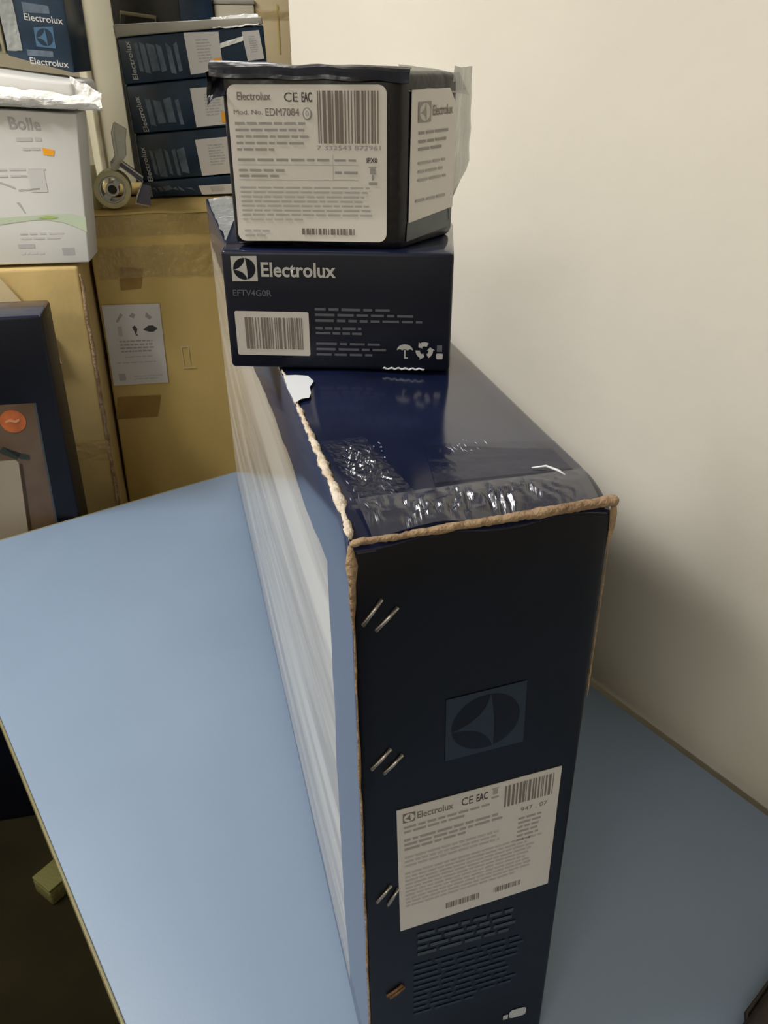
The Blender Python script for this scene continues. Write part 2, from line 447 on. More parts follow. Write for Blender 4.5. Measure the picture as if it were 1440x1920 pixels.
# ------------------------------------------------------------------ long navy box standing on the table
W, LEN, H = 0.168, 1.235, 0.5972
SH = 0.0139 / H
SX = -0.0045 / H
lb = root('long_box', (0.1879, 0.2828, TZ), -20.67, 'long navy box standing on its edge on the blue table, torn tan rims', 'box')
lb.scale = (0.9017, 0.9017, 0.9017)
def main_fn(x, y, z):
    top = max(0.0, (z - (H - 0.02)) / 0.02)
    # the lid rolls down a little towards the crushed front edge
    if y < 0.036 and top > 0: z -= 0.0125 * ((0.036 - y) / 0.036) ** 2 * top * (1 + 0.25 * math.sin(x * 70 + 1))
    if z > H * 0.5:
        z -= 0.0010 * (1 + math.sin(x * 45 + y * 9)) * top
    bulge = 0.006 * math.sin(math.pi * min(max(y / LEN, 0), 1)) * math.sin(math.pi * z / H)
    if x < 0.01: x -= bulge
    if x > W - 0.01: x += 0.3 * bulge
    return (x + SX * z, y + SH * z * (1 - min(1, y / LEN)), z)
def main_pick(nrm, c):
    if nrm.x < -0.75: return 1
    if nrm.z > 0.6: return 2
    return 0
rbox('carton_body', (W, LEN, H), lb, [M['navy'], M['left_print_sheen'], M['navy_gloss']], r=0.004, n=(14, 26, 12), fn=main_fn, pick=main_pick, extra=[0.004 + 0.003 * i for i in range(1, 13)])
ZB = 0.0775                                   # prints are measured from a line above the box foot
FR = lambda a, b, o: (a + SX * (b + ZB), SH * (b + ZB) - o, b + ZB)
TP = lambda a, b, o: (a + SX * H, b + SH * H * (1 - b / LEN), H + o)
rng = random.Random(4)
# torn tan rims
def jit(s): return rng.uniform(-s, s)
pts = [(SX * H + 0.170 * i / 80, 0.0006 + SH * H + jit(0.0003), H - 0.0105 + 0.0050 * (i / 80) + 0.0008 * noise.noise(Vector((i * 0.11, 0, 0))) + jit(0.0002)) for i in range(81)]
tag(tube('torn_rim', pts, [0.0024 + 0.0022 * (i / 80) + 0.0010 * noise.noise(Vector((i * 0.17, 5, 0))) + jit(0.0002) for i in range(81)], lb, [M['torn_dark']], 10, rng, 0.07, 0.75), 'torn tan rim along the front top edge')
pts = [(SX * H + 0.0018 + 0.0012 * noise.noise(Vector((i * 0.23, 9, 1))) + jit(0.0003), 0.004 + 0.27 * i / 130 + SH * H, H - 0.0095 + 0.0088 * min(1, i / 18) ** 0.7 + jit(0.0002)) for i in range(131)]
tag(tube('torn_rim', pts, [max(0.0006, min(1, 0.4 + i / 25) * (0.0040 - 0.0030 * i / 130) * (0.95 + 0.9 * noise.noise(Vector((i * 0.16, 2, 3)))) + jit(0.0003)) for i in range(131)], lb, [M['torn_pale']], 10, rng, 0.14, 0.65), 'pale torn rim along the left top edge')
pts = [(SX * z + 0.0005 + jit(0.0003), SH * z + 0.0005, z) for z in [H - 0.012 - (H - 0.02) * i / 44 for i in range(45)]]
tag(tube('torn_rim', pts, [0.0034 * max(0.0, 1 - i / 5) + 0.0010 + jit(0.0003) for i in range(45)], lb, [M['torn_dark']], 7, rng, 0.25, 0.8), 'worn tan front left edge')
pts = [(SX * z + W + 0.0002 + jit(0.0003), SH * z + 0.0008, z) for z in [H - 0.006 - 0.16 * i / 18 for i in range(19)]]
tag(tube('torn_rim', pts, [0.0034 * max(0.16, 1 - i / 5) + jit(0.0002) for i in range(19)], lb, [M['torn_dark']], 7, rng, 0.25, 0.8), 'scuffed front right edge')
# bare patch where the print was torn off, seams of clear tape, small lamp glints painted as pale flakes
patch = [(x_, y_ - 0.0105) for x_, y_ in [(0.0, 0.205), (0.006, 0.212), (0.0125, 0.213), (0.0155, 0.222), (0.017, 0.236), (0.0225, 0.248), (0.020, 0.262), (0.011, 0.2665), (0.002, 0.268), (-0.001, 0.240)]]
sheet('torn_patch', [patch], TP, 0.0009, lb, [M['scuff']])
def tape_strip(name, q, amp, seed):
    return crumpled(name, lambda u, v: TP(*bil(q, u, v), 0.0010), lb, [M['tape_navy']], 40, 8, amp, seed, 5)
tag(tape_strip('clear_tape', [(0.064, 0.040), (0.163, 0.036), (0.163, 0.079), (0.074, 0.097)], 0.00018, 2), 'clear tape across the top')
M['tape_glare'] = film_mat('wrinkled_glossy_tape', (0.012, 0.018, 0.050), 0.22, 0.27, 0.1, 90, 1.0, 1.9)
M['tape_flake'] = film_mat('crackled_clear_tape', (0.012, 0.018, 0.050), 0.62, 0.20, 0.1, 90, 1.0, 2.0)
def edge_drop(x, y): return 0.0125 * (max(0, 0.036 - y) / 0.036) ** 2 * (1 + 0.25 * math.sin(x * 70 + 1))
def edge_film(u, v):
    x, y = bil([(0.014, 0.003), (0.160, 0.003), (0.160, 0.032), (0.010, 0.030)], u, v)
    env = math.exp(-((u - 0.45) / 0.36) ** 2)
    wr = 0.0019 * env * math.sin(u * 88 - 7 * v + 9 * noise.noise(Vector((u * 7, v * 2.5, 4.0)))) * (0.75 + 0.8 * noise.noise(Vector((u * 17, v * 4, 8.0)))) * math.sin(math.pi * v)
    return TP(x, y, 0.0028 + wr - edge_drop(x, y))
tag(crumpled('clear_tape', edge_film, lb, [M['tape_glare']], 150, 10, 0.0005, 5, 9.0), 'wrinkled glossy tape along the front edge')
def flake_film(u, v):
    x, y = bil([(0.014, 0.026), (0.048, 0.030), (0.036, 0.118), (0.006, 0.118)], u, v)
    wr = 0.0010 * math.sin(u * 30 + v * 60 + 6 * noise.noise(Vector((u * 5, v * 12, 7)))) * math.sin(math.pi * v) * math.sin(math.pi * u)
    return TP(x, y, 0.0018 + wr)
crumpled('clear_tape', flake_film, lb, [M['tape_flake']], 40, 110, 0.0005, 8, 8.0)
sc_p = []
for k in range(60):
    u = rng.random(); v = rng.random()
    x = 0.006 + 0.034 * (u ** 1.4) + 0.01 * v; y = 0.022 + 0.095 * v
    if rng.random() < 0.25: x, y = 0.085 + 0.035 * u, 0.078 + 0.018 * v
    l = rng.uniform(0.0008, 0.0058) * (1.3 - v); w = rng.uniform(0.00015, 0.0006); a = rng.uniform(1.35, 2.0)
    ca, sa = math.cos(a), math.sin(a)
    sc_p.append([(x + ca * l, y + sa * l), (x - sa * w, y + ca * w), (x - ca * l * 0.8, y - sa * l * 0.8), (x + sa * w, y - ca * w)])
tag(sheet('glint_marks', sc_p, TP, 0.0013, lb, [M['glint_dim']]), kind='stuff')
tag(tube('torn_thread', [TP(0.130, 0.042, 0.002), TP(0.139, 0.040, 0.003), TP(0.144, 0.032, 0.003), TP(0.148, 0.024, 0.001)], 0.0009, lb, [M['scuff']], 6))
tag(crumpled('plastic_wrap', lambda u, v: TP(0.002 + 0.115 * u - 0.02 * u * v, 0.60 + 0.60 * v, 0.0025 + 0.004 * math.sin(math.pi * u)), lb, [M['film_grey']], 12, 40, 0.0035, 101, 5.0), 'crumpled grey film added as the glossy reflection on the far end of the top')  # film added to stand in for the reflection on the glossy top
# staples
def staple(a, b, m):
    d = 0.0011
    tube('staple', [FR(a[0], a[1], -0.003), FR(a[0], a[1], d), FR(a[0] * .5 + b[0] * .5, a[1] * .5 + b[1] * .5, d * 1.3), FR(b[0], b[1], d), FR(b[0], b[1], -0.003)],
         0.0014, lb, [m], 6)
for a, b in (((0.0177, 0.4681), (0.0059, 0.4516)), ((0.0277, 0.4604), (0.0141, 0.446)), ((0.0219, 0.344), (0.0087, 0.3288)),
             ((0.0302, 0.3363), (0.0173, 0.3224)), ((0.0206, 0.2014), (0.0099, 0.1866)), ((0.0262, 0.1955), (0.0186, 0.1800))):
    staple(a, b, M['staple'])
staple((0.0293, 0.0693), (0.0163, 0.0600), M['rust'])
staple((0.0310, 0.0655), (0.0190, 0.0560), M['rust'])
# dim emblem and printing on the front
emblem('emblem', FR, 0.0006, [(0.0618, 0.3215), (0.1208, 0.3255), (0.1195, 0.3825), (0.0612, 0.3782)], lb, M['print_dim'], M['navy'])
Q = [(0.0283, 0.1428), (0.1554, 0.1573), (0.1545, 0.2918), (0.0260, 0.2820)]
lab = sheet('label', [Q], FR, 0.0004, lb, [M['paper']], thick=0.0004)
mq = lambda u, v: bil(Q, u, v)
def onlab(name, polys, m): return sheet(name, inq(Q, polys), FR, 0.0010, lab, [m])
emblem('emblem', FR, 0.0010, [bil(Q, 0.035, 0.895), bil(Q, 0.108, 0.895), bil(Q, 0.108, 0.965), bil(Q, 0.035, 0.965)], lab, M['ink_brown'], M['paper'])
lettering('lettering', 'Electrolux', FR, 0.0010, 0.120, 0.905, 0.335, 0.05, lab, M['ink_brown'], 0.01, mq)
lettering('lettering', 'CE', FR, 0.0010, 0.385, 0.905, 0.455, 0.058, lab, M['ink'], 0.0, mq)
lettering('lettering', 'EAC', FR, 0.0010, 0.475, 0.905, 0.545, 0.058, lab, M['ink'], 0.02, mq)
onlab('bin_symbol', [rect(0.575, 0.925, 0.605, 0.965), rect(0.568, 0.968, 0.612, 0.974), rect(0.568, 0.895, 0.612, 0.910)], M['ink_grey'])
onlab('barcode', bars(0.650, 0.800, 0.955, 0.965, rng), M['ink_brown'])
lettering('lettering', '947 . 07', FR, 0.0010, 0.76, 0.725, 0.93, 0.032, lab, M['ink_brown'], 0.0, mq)
onlab('fine_print', words(0.04, 0.850, 0.60, 2, 0.035, 0.016, rng, 0.7, 0.06), M['ink_grey'])
onlab('fine_print', words(0.04, 0.750, 0.68, 3, 0.036, 0.018, rng, 0.6, 0.06) + words(0.75, 0.66, 0.90, 6, 0.036, 0.016, rng, 0.6, 0.05), M['ink_grey'])
onlab('fine_print', words(0.04, 0.610, 0.70, 3, 0.034, 0.017, rng, 0.9, 0.05) + words(0.04, 0.48, 0.93, 10, 0.031, 0.015, rng, 0.8, 0.05), M['ink_pale'])
onlab('barcode', bars(0.30, 0.075, 0.52, 0.125, rng) + bars(0.62, 0.08, 0.80, 0.125, rng), M['ink_brown'])
sheet('fine_print', words(0.043, 0.1290, 0.138, 4, 0.0085, 0.0040, rng, 0.85, 0.013, 0.03), FR, 0.0006, lb, [M['print_dim2']])
sheet('fine_print', words(0.040, 0.0890, 0.143, 10, 0.0078, 0.0032, rng, 0.6, 0.016, 0.035), FR, 0.0006, lb, [M['print_dim']])
sheet('care_symbol', [rrect(0.133, -0.030, 0.150, -0.017, 0.004), rrect(0.127, -0.029, 0.132, -0.022, 0.001)], FR, 0.0006, lb, [M['print_white']])

# ------------------------------------------------------------------ small navy box lying across the long box
ZT = TZ + H
s0 = root('small_box', (0.2458, 0.5481, TZ + H * 0.9017 + 0.0012), -39.1, 'small flat navy box with white logo lying across the long box', 'box')
s0.scale = (0.9104, 0.9104, 0.9104)
SW, SHH, SD = 0.1835, 0.0965, 0.135
def small_fn(x, y, z):
    # left panel spreads a little towards the back
    k = max(0.0, 1 - x / 0.03)
    return (x - k * y * 0.16, y, z)
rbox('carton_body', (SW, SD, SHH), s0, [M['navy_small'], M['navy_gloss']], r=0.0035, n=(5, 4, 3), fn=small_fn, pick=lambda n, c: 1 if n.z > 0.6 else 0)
emblem('emblem', front0, 0.0005, [(0.0076, 0.0724), (0.0281, 0.0728), (0.0284, 0.0925), (0.0075, 0.0920)], s0, M['print_white'], M['navy_small'])
lettering('lettering', 'Electrolux', front0, 0.0005, 0.0312, 0.0762, 0.0908, 0.0115, s0, M['print_white'], 0.022)
lettering('lettering', 'EFTV4G0R', front0, 0.0005, 0.0070, 0.0608, 0.0384, 0.0050, s0, M['print_grey'], 0.01)
bl = sheet('barcode_panel', [rrect(0.0066, 0.0116, 0.0675, 0.0485, 0.0015)], front0, 0.0004, s0, [M['paper']])
sheet('barcode', bars(0.0145, 0.0171, 0.0619, 0.0436, rng), front0, 0.0008, bl, [M['ink_brown']])
fp = words(0.0728, 0.0500, 0.1335, 1, 0.004, 0.0020, rng, 1.0, 0.011) + words(0.0728, 0.0455, 0.155, 1, 0.004, 0.0020, rng, 1.0, 0.011) \
    + words(0.0728, 0.0408, 0.160, 1, 0.004, 0.0020, rng, 1.0, 0.011) + words(0.0728, 0.0345, 0.112, 2, 0.0042, 0.0020, rng, 1.0, 0.008) \
    + words(0.0728, 0.0215, 0.138, 3, 0.0046, 0.0020, rng, 0.75, 0.011)
sheet('fine_print', fp, front0, 0.0005, s0, [M['print_grey']])
def umbrella(cx, cy, r):
    dome = [(cx + r * math.cos(R(a)), cy + r * 0.8 * math.sin(R(a))) for a in range(0, 181, 15)]
    dome += [(cx - r + 2 * r * i / 12, cy + 0.16 * r * abs(math.sin(i * math.pi / 4))) for i in range(1, 12)]
    return [dome, rect(cx - r * 0.09, cy - r * 0.95, cx + r * 0.09, cy + 0.1), rect(cx - r * 0.09, cy - r * 1.05, cx + r * 0.35, cy - r * 0.88)]
um = umbrella(0.1462, 0.0180, 0.0066)
um[1] = rect(0.1456, 0.0115, 0.1468, 0.0185); um[0] = um[0]
sheet('umbrella_symbol', um, front0, 0.0005, s0, [M['print_white']])
rec = []
for k in range(3):
    for a0, a1, r0, r1 in ((0, 62, 0.0036, 0.0072),):
        aa = [R(k * 120 + a0 + (a1 - a0) * i / 6 + 60) for i in range(7)]
        rec.append([(0.1622 + r1 * math.cos(a), 0.0182 + r1 * math.sin(a)) for a in aa] + [(0.1622 + r0 * math.cos(a), 0.0182 + r0 * math.sin(a)) for a in aa[::-1]])
    a = R(k * 120 + 60 + 62); b = R(k * 120 + 60 + 92)
    rec.append([(0.1622 + 0.0088 * math.cos(a), 0.0182 + 0.0088 * math.sin(a)), (0.1622 + 0.0055 * math.cos(b), 0.0182 + 0.0055 * math.sin(b)), (0.1622 + 0.0022 * math.cos(a), 0.0182 + 0.0022 * math.sin(a))])
sheet('recycling_symbol', rec, front0, 0.0005, s0, [M['print_white']])
sheet('carton_symbol', [rrect(0.1722, 0.0112, 0.1775, 0.0160, 0.001)], front0, 0.0005, s0, [M['print_white']])
sheet('carton_symbol', [rect(0.1725, 0.0175, 0.1768, 0.0232)], front0, 0.0005, s0, [M['print_grey']])
tube('worn_edge', [(0.128 + 0.0012 * i, -0.0004, 0.0022 + 0.0006 * math.sin(i * 1.3)) for i in range(30)], 0.0008, s0, [M['scuff']], 6, rng, 0.4)

# ------------------------------------------------------------------ film-wrapped box on top
u0 = root('wrapped_box', (0.2576, 0.5490, TZ + H * 0.9017 + 0.0012 + SHH * 0.9104 + 0.0006), -38.4, 'black film-wrapped box with big white label on top of the small navy box', 'box')
u0.scale = (0.9104, 0.9104, 0.9104)
UW, UH, UD = 0.1325, 0.1235, 0.075
def up_fn(x, y, z):
    k = x / UW
    return (x + y * 0.58 * max(0.0, (k - 0.3) / 0.7), y * (1 - 0.10 * k), z + 0.002 * math.sin(x * 40))
rbox('wrapped_body', (UW, UD, UH), u0, [M['navy_dark']], r=0.007, n=(7, 5, 6), fn=up_fn)
# front label with rounded corners, bottom edge curling inwards over the lower edge
def curl(a, b, o): 
    k = max(0.0, (0.024 - b) / 0.024)
    tlt = max(0.0, 1 - abs(a - 0.05) / 0.06)
    return (a, -o - 0.0035 * k * (1 - 0.6 * tlt), b)
UL = rrect(0.0045, 0.0065, 0.1205, 0.1140, 0.007)
def subdiv_label(name, x0, y0, x1, y1, r, P, off, parent, m, nu=14, nv=26):
    V = []; F = []
    for j in range(nv + 1):
        k_ = 6
        if j <= k_: b = y0 + r * (1 - math.cos(math.pi / 2 * j / k_))
        elif j >= nv - k_: b = y1 - r * (1 - math.cos(math.pi / 2 * (nv - j) / k_))
        else: b = y0 + r + (y1 - y0 - 2 * r) * (j - k_) / (nv - 2 * k_)
        ins = 0.0
        dy = min(b - y0, y1 - b)
        if dy < r: ins = r - math.sqrt(max(0, r * r - (r - dy) ** 2))
        for i in range(nu + 1):
            a = x0 + ins + (x1 - x0 - 2 * ins) * i / nu
            V.append(P(a, b, off))
    for j in range(nv):
        for i in range(nu):
            k = j * (nu + 1) + i; F.append([k, k + 1, k + nu + 2, k + nu + 1])
    return pydata(name, V, F, parent, [m], smooth=True)
ul = subdiv_label('label', 0.0045, 0.0055, 0.1210, 0.1140, 0.006, curl, 0.0010, u0, M['paper_gloss'])
o1 = 0.0018
lettering('lettering', 'Electrolux', curl, o1, 0.0120, 0.1040, 0.0365, 0.0052, ul, M['ink_brown'], 0.01)
lettering('lettering', 'CE', curl, o1, 0.0465, 0.1030, 0.0565, 0.0060, ul, M['ink'], 0.0)
lettering('lettering', 'EAC', curl, o1, 0.0592, 0.1028, 0.0668, 0.0064, ul, M['ink'], 0.02)
lettering('lettering', 'Mod. No.', curl, o1, 0.0088, 0.0946, 0.0300, 0.0032, ul, M['ink_brown'], 0.0)
lettering('lettering', 'EDM7084', curl, o1, 0.0322, 0.0938, 0.0570, 0.0050, ul, M['ink_brown'], 0.0)
ring = [(0.0628 + 0.0034 * math.cos(R(a)), 0.0952 + 0.0042 * math.sin(R(a))) for a in range(0, 360, 20)] 
sheet('round_symbol', [ring], curl, o1 - 0.0003, ul, [M['ink_grey']])
sheet('round_symbol', [[(0.0628 + 0.0025 * math.cos(R(a)), 0.0952 + 0.0033 * math.sin(R(a))) for a in range(0, 360, 20)]], curl, o1, ul, [M['paper_gloss']])
lettering('lettering', '0', curl, o1 + 0.0003, 0.0616, 0.0933, 0.0640, 0.0040, ul, M['ink_grey'])
sheet('barcode', bars(0.0705, 0.0755, 0.1165, 0.1102, rng), curl, o1, ul, [M['ink_brown']])
lettering('lettering', '7 332543 872961', curl, o1, 0.0690, 0.0710, 0.1165, 0.0030, ul, M['ink_grey'])
sheet('fine_print', words(0.0090, 0.0880, 0.0645, 5, 0.0044, 0.0016, rng, 0.5, 0.007), curl, o1, ul, [M['ink_grey']])
sheet('fine_print', words(0.0090, 0.0632, 0.0780, 1, 0.004, 0.0018, rng, 1.0, 0.010) + words(0.0820, 0.0632, 0.100, 1, 0.004, 0.0015, rng, 1.0, 0.010)
      + words(0.0090, 0.0560, 0.0520, 2, 0.0040, 0.0016, rng, 0.7, 0.008) + words(0.0820, 0.0545, 0.100, 1, 0.0045, 0.0018, rng, 1.0, 0.008), curl, o1, ul, [M['ink_grey']])
sheet('table_lines', [rect(0.0088, 0.0604, 0.1000, 0.0607), rect(0.0088, 0.0498, 0.1000, 0.0501), rect(0.0805, 0.0498, 0.0808, 0.068)], curl, o1, ul, [M['ink_pale']])
lettering('lettering', 'IPX0', curl, o1, 0.1060, 0.0622, 0.1140, 0.0036, ul, M['ink'], 0.02)
sheet('bin_symbol', [rect(0.1085, 0.0545, 0.1125, 0.0585), rect(0.1075, 0.0590, 0.1135, 0.0597), rect(0.1098, 0.0500, 0.1112, 0.054), rect(0.1075, 0.0470, 0.1138, 0.0488)], curl, o1, ul, [M['ink_grey']])
sheet('fine_print', words(0.0090, 0.0440, 0.1130, 8, 0.0033, 0.0012, rng, 0.45, 0.008), curl, o1, ul, [M['ink_pale']])
sheet('barcode', bars(0.0550, 0.0105, 0.0960, 0.0150, rng), curl, o1, ul, [M['ink_brown']])
sheet('fine_print', words(0.0100, 0.0125, 0.0300, 2, 0.0035, 0.0014, rng, 0.8, 0.007), curl, o1, ul, [M['ink_pale']])
# right side panel (splayed outwards): plane through the right front edge
sx_d = Vector((0.58 * 0.9 + 0.06, 0.9, 0)).normalized(); sn_d = Vector((sx_d.y, -sx_d.x, 0))
def SP(a, b, o):
    p = Vector((UW + 0.0012, 0.004, 0)) + sx_d * a + sn_d * o
    return (p.x, p.y, b + 0.002 * math.sin((UW - 0.002) * 40))
sl = sheet('label', [[(0.004, 0.020), (0.068, 0.024), (0.070, 0.098), (0.058, 0.112), (0.006, 0.112)]], SP, 0.0024, u0, [M['paper_gloss']], thick=0.0004)
so = 0.0034
emblem('emblem', SP, so, [(0.014, 0.090), (0.031, 0.090), (0.031, 0.104), (0.014, 0.104)], sl, M['ink_grey'], M['paper'])
lettering('lettering', 'Electrolux', SP, so, 0.034, 0.094, 0.062, 0.007, sl, M['ink_brown'], 0.01)
sheet('fine_print', words(0.015, 0.0820, 0.062, 1, 0.004, 0.0020, rng, 1.0, 0.012) + words(0.015, 0.0760, 0.058, 2, 0.0052, 0.0020, rng, 0.75, 0.012), SP, so, sl, [M['ink_grey']])
sheet('fine_print', words(0.015, 0.0610, 0.055, 3, 0.0060, 0.0018, rng, 1.0, 0.012) + words(0.012, 0.0340, 0.060, 1, 0.0060, 0.0020, rng, 1.0, 0.012), SP, so, sl, [M['ink_pale']])
sheet('panel_tint', [[(0.002, 0.006), (0.066, 0.009), (0.068, 0.0235), (0.003, 0.0195)]], SP, 0.0018, u0, [mat('slate_film', (0.10, 0.125, 0.14), 0.35)])
# loose clear film standing off the right side, black film folded over the top edge and the corners
def filmP(u, v):
    x = 0.030 + 0.066 * u * (1 - 0.35 * max(0, 0.35 - v) / 0.35)
    z = 0.012 + 0.02 * u * (1 - v) + 0.112 * v
    p = Vector(SP(x, z, 0.0045 + 0.005 * math.sin(math.pi * u)))
    return p
crumpled('loose_film', lambda u, v: Vector(SP(0.064 + 0.036 * u * (1 - 0.75 * max(0, 0.30 - v) / 0.30), 0.014 + 0.112 * v + 0.012 * (1 - v) * u, 0.002 - 0.004 * u)), u0, [M['film']], 8, 16, 0.0022, 7, 3.0)
crumpled('loose_film', lambda u, v: Vector(SP(0.004 + 0.085 * u, 0.112 + 0.016 * v - 0.006 * u, 0.002 + 0.002 * v - 0.012 * v)), u0, [M['film_grey']], 10, 5, 0.0018, 3, 3.0)
def topfold(u, v):
    x = -0.008 + 0.146 * u
    z = UH - 0.0085 + 0.0095 * math.sin(v * math.pi * 0.62) + 0.004 * (1 - u)
    y = -0.0020 + 0.020 * v ** 1.6
    return (x, y, z)
crumpled('film_fold', topfold, u0, [M['navy_dark']], 24, 7, 0.0022, 11, 6.0, 0.0006)
crumpled('film_fold', lambda u, v: (-0.010 + 0.014 * u, -0.002 + 0.03 * v * u + 0.004 * v, UH - 0.022 + 0.020 * v + 0.006 * u), u0, [M['navy_dark']], 6, 6, 0.002, 15, 3.0, 0.0005)
crumpled('film_fold', lambda u, v: (UW - 0.002 + 0.034 * u, 0.006 + 0.058 * u - 0.004 * v, 0.001 + 0.012 * v + 0.006 * u * u), u0, [M['navy_dark']], 10, 4, 0.0020, 19, 4.0, 0.0005)

# ------------------------------------------------------------------ cartons beyond the far end of the table
c0 = root('tall_carton', (0.446, 1.661, 0), -23, 'tall brown carton with white icon sticker, right behind the table end', 'carton')
rbox('carton_body', (0.335, 0.42, 1.236), c0, [M['cardboard']], r=0.005, n=(6, 4, 14), jitter=0.0022,
     fn=lambda x, y, z: (x + 0.026 * z / 1.236 - 0.026 * (0.5) + 0.010, y, z))
tag(crumpled('top_flap', lambda u, v: (0.028 + 0.318 * u, -0.003 + 0.17 * v, 1.2385 + 0.003 * v), c0, [M['cardboard']], 20, 3, 0.0022, 23, 5.0, 0.004))
tag(crumpled('top_flap', lambda u, v: (0.028 + 0.318 * u, 0.42 - 0.19 * v, 1.2385 + 0.003 * v), c0, [M['cardboard']], 12, 3, 0.0020, 27, 5.0, 0.004))
stk = sheet('sticker', [[(0.021, 0.892), (0.134, 0.890), (0.139, 1.061), (0.025, 1.064)]], front0, 0.0028, c0, [M['paper']], thick=0.0005)
SQ = [(0.021, 0.892), (0.134, 0.890), (0.139, 1.061), (0.025, 1.064)]
def onst(name, polys, m): return sheet(name, inq(SQ, polys), front0, 0.0038, stk, [m])
onst('pictogram', [[(0.20, 0.80), (0.24, 0.79), (0.34, 0.88), (0.30, 0.90)]], M['ink_grey'])
onst('pictogram', [[(0.44, 0.86), (0.52, 0.83), (0.56, 0.88), (0.50, 0.90)]], M['ink_grey'])
onst('pictogram', [[(0.72, 0.85), (0.80, 0.81), (0.84, 0.84), (0.75, 0.90)]], M['ink_grey'])
onst('pictogram', [rect(0.22, 0.62, 0.29, 0.74)], M['ink_pale'])
onst('pictogram', [[(0.47, 0.72), (0.52, 0.75), (0.56, 0.70), (0.53, 0.64), (0.57, 0.62), (0.52, 0.62), (0.50, 0.68)]], M['ink'])
onst('pictogram', [[(0.66, 0.69), (0.76, 0.74), (0.84, 0.74), (0.92, 0.70), (0.84, 0.66), (0.76, 0.66)]], M['ink'])
onst('fine_print', words(0.22, 0.545, 0.82, 4, 0.042, 0.018, rng, 0.9, 0.07), M['ink_grey'])
onst('fine_print', words(0.28, 0.35, 0.84, 1, 0.042, 0.014, rng, 0.9, 0.07) + words(0.12, 0.28, 0.90, 1, 0.04, 0.012, rng, 0.9, 0.1) + words(0.40, 0.10, 0.92, 2, 0.035, 0.012, rng, 0.8, 0.07), M['ink_pale'])
onst('barcode', [rect(0.12 + 0.018 * i, 0.06, 0.13 + 0.018 * i, 0.15) for i in range(7)], M['ink_grey'])
for q in ([(0.067, 1.092), (0.107, 1.094), (0.117, 1.133), (0.071, 1.138)], [(0.014, 0.815), (0.101, 0.813), (0.114, 0.862), (0.024, 0.864)]):
    tag(sheet('tape_stain', [q], front0, 0.0026, c0, [M['cardboard_dark']]), 'darker worn patch on the board')
tag(crumpled('packing_tape', lambda u, v: (0.030 + 0.30 * u, -0.0034, 1.115 + 0.062 * v), c0, [M['tape_clear']], 34, 9, 0.0022, 31, 12.0), 'clear tape across the upper front')
tag(crumpled('packing_tape', lambda u, v: (0.030 + 0.31 * u, -0.0034, 1.196 + 0.04 * v), c0, [M['tape_clear']], 34, 6, 0.0022, 37, 12.0), 'clear tape below the top edge')
tag(sheet('printed_symbol', [rect(0.170, 0.965, 0.186, 0.968), rect(0.170, 0.928, 0.172, 0.965), rect(0.184, 0.928, 0.186, 0.965), rect(0.168, 0.918, 0.196, 0.921)], front0, 0.0026, c0, [M['beige']]))

c1 = root('brown_carton', (0.395, 1.530, 0), -23, 'brown carton under the white box, left of the tall carton', 'carton')
rbox('carton_body', (0.40, 0.30, 1.172), c1, [M['cardboard_l']], r=0.006, n=(5, 3, 12), jitter=0.004, seed=3,
     fn=lambda x, y, z: (x - 0.40 + 0.022 * z / 1.172 - 0.012, y, z))
tag(tube('frayed_edge', [(-0.011 + 0.022 * z / 1.172 + jit(0.0015), -0.001 + jit(0.001), z) for z in [0.55 + 0.61 * i / 40 for i in range(41)]], 0.0032, c1, [M['torn_dark']], 6, rng, 0.4), 'frayed brown edge')
tag(crumpled('packing_tape', lambda u, v: (-0.33 + 0.335 * u, -0.0055, 0.785 + 0.045 * v), c1, [M['tape_clear']], 20, 4, 0.001, 43, 10.0))
tag(sheet('angled_flap', [[(-0.19, 1.168), (-0.125, 1.168), (-0.060, 1.060), (-0.050, 1.0), (-0.19, 1.0)]], front0, 0.014, c1, [M['beige']], thick=0.004), 'paler flap folded at an angle')

c2 = root('picture_box', (0.277, 1.377, 0), -23, 'dark navy product box with orange round badge, at left end of table', 'box')
nq = [(-0.36, 0.0), (-0.015, 0.0), (0.014, 1.139), (-0.33, 1.142)]
def nav_fn(x, y, z):
    return x
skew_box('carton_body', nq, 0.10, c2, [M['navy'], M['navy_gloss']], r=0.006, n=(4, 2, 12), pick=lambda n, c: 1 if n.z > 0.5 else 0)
pq = [(-0.30, 0.55), (-0.048, 0.55), (-0.028, 0.990), (-0.30, 0.996)]
pc = sheet('picture_print', [pq], front0, 0.0006, c2, [M['brown_pic']])
sheet('picture_border', [[(-0.048, 0.55), (-0.0445, 0.55), (-0.0245, 0.990), (-0.028, 0.990)]], front0, 0.0006, pc, [M['print_dim2']])
sheet('round_badge', [[(-0.068 + 0.021 * math.cos(R(a)), 0.960 + 0.021 * math.sin(R(a))) for a in range(0, 360, 15)]], front0, 0.0012, pc, [M['orange_badge']])
lettering('badge_mark', '~', front0, 0.0018, -0.080, 0.957, -0.057, 0.008, pc, mat('badge_pale', (0.55, 0.25, 0.12), 0.5), 0.03)
tag(sheet('appliance_picture', [[(-0.27, 0.55), (-0.108, 0.55), (-0.0755, 0.882), (-0.080, 0.888), (-0.27, 0.888)]], front0, 0.0012, pc, [M['tan_panel']]))
tag(sheet('appliance_picture', [[(-0.106, 0.55), (-0.101, 0.55), (-0.0705, 0.878), (-0.0745, 0.880)]], front0, 0.0012, pc, [mat('dark_brown_print', (0.035, 0.018, 0.008), 0.5)]))
tag(sheet('handle_picture', [[(-0.103, 0.905), (-0.095, 0.914), (-0.087, 0.910), (-0.070, 0.888), (-0.056, 0.886), (-0.055, 0.895), (-0.068, 0.899), (-0.078, 0.888)]], front0, 0.0014, pc, [M['green_black']]))

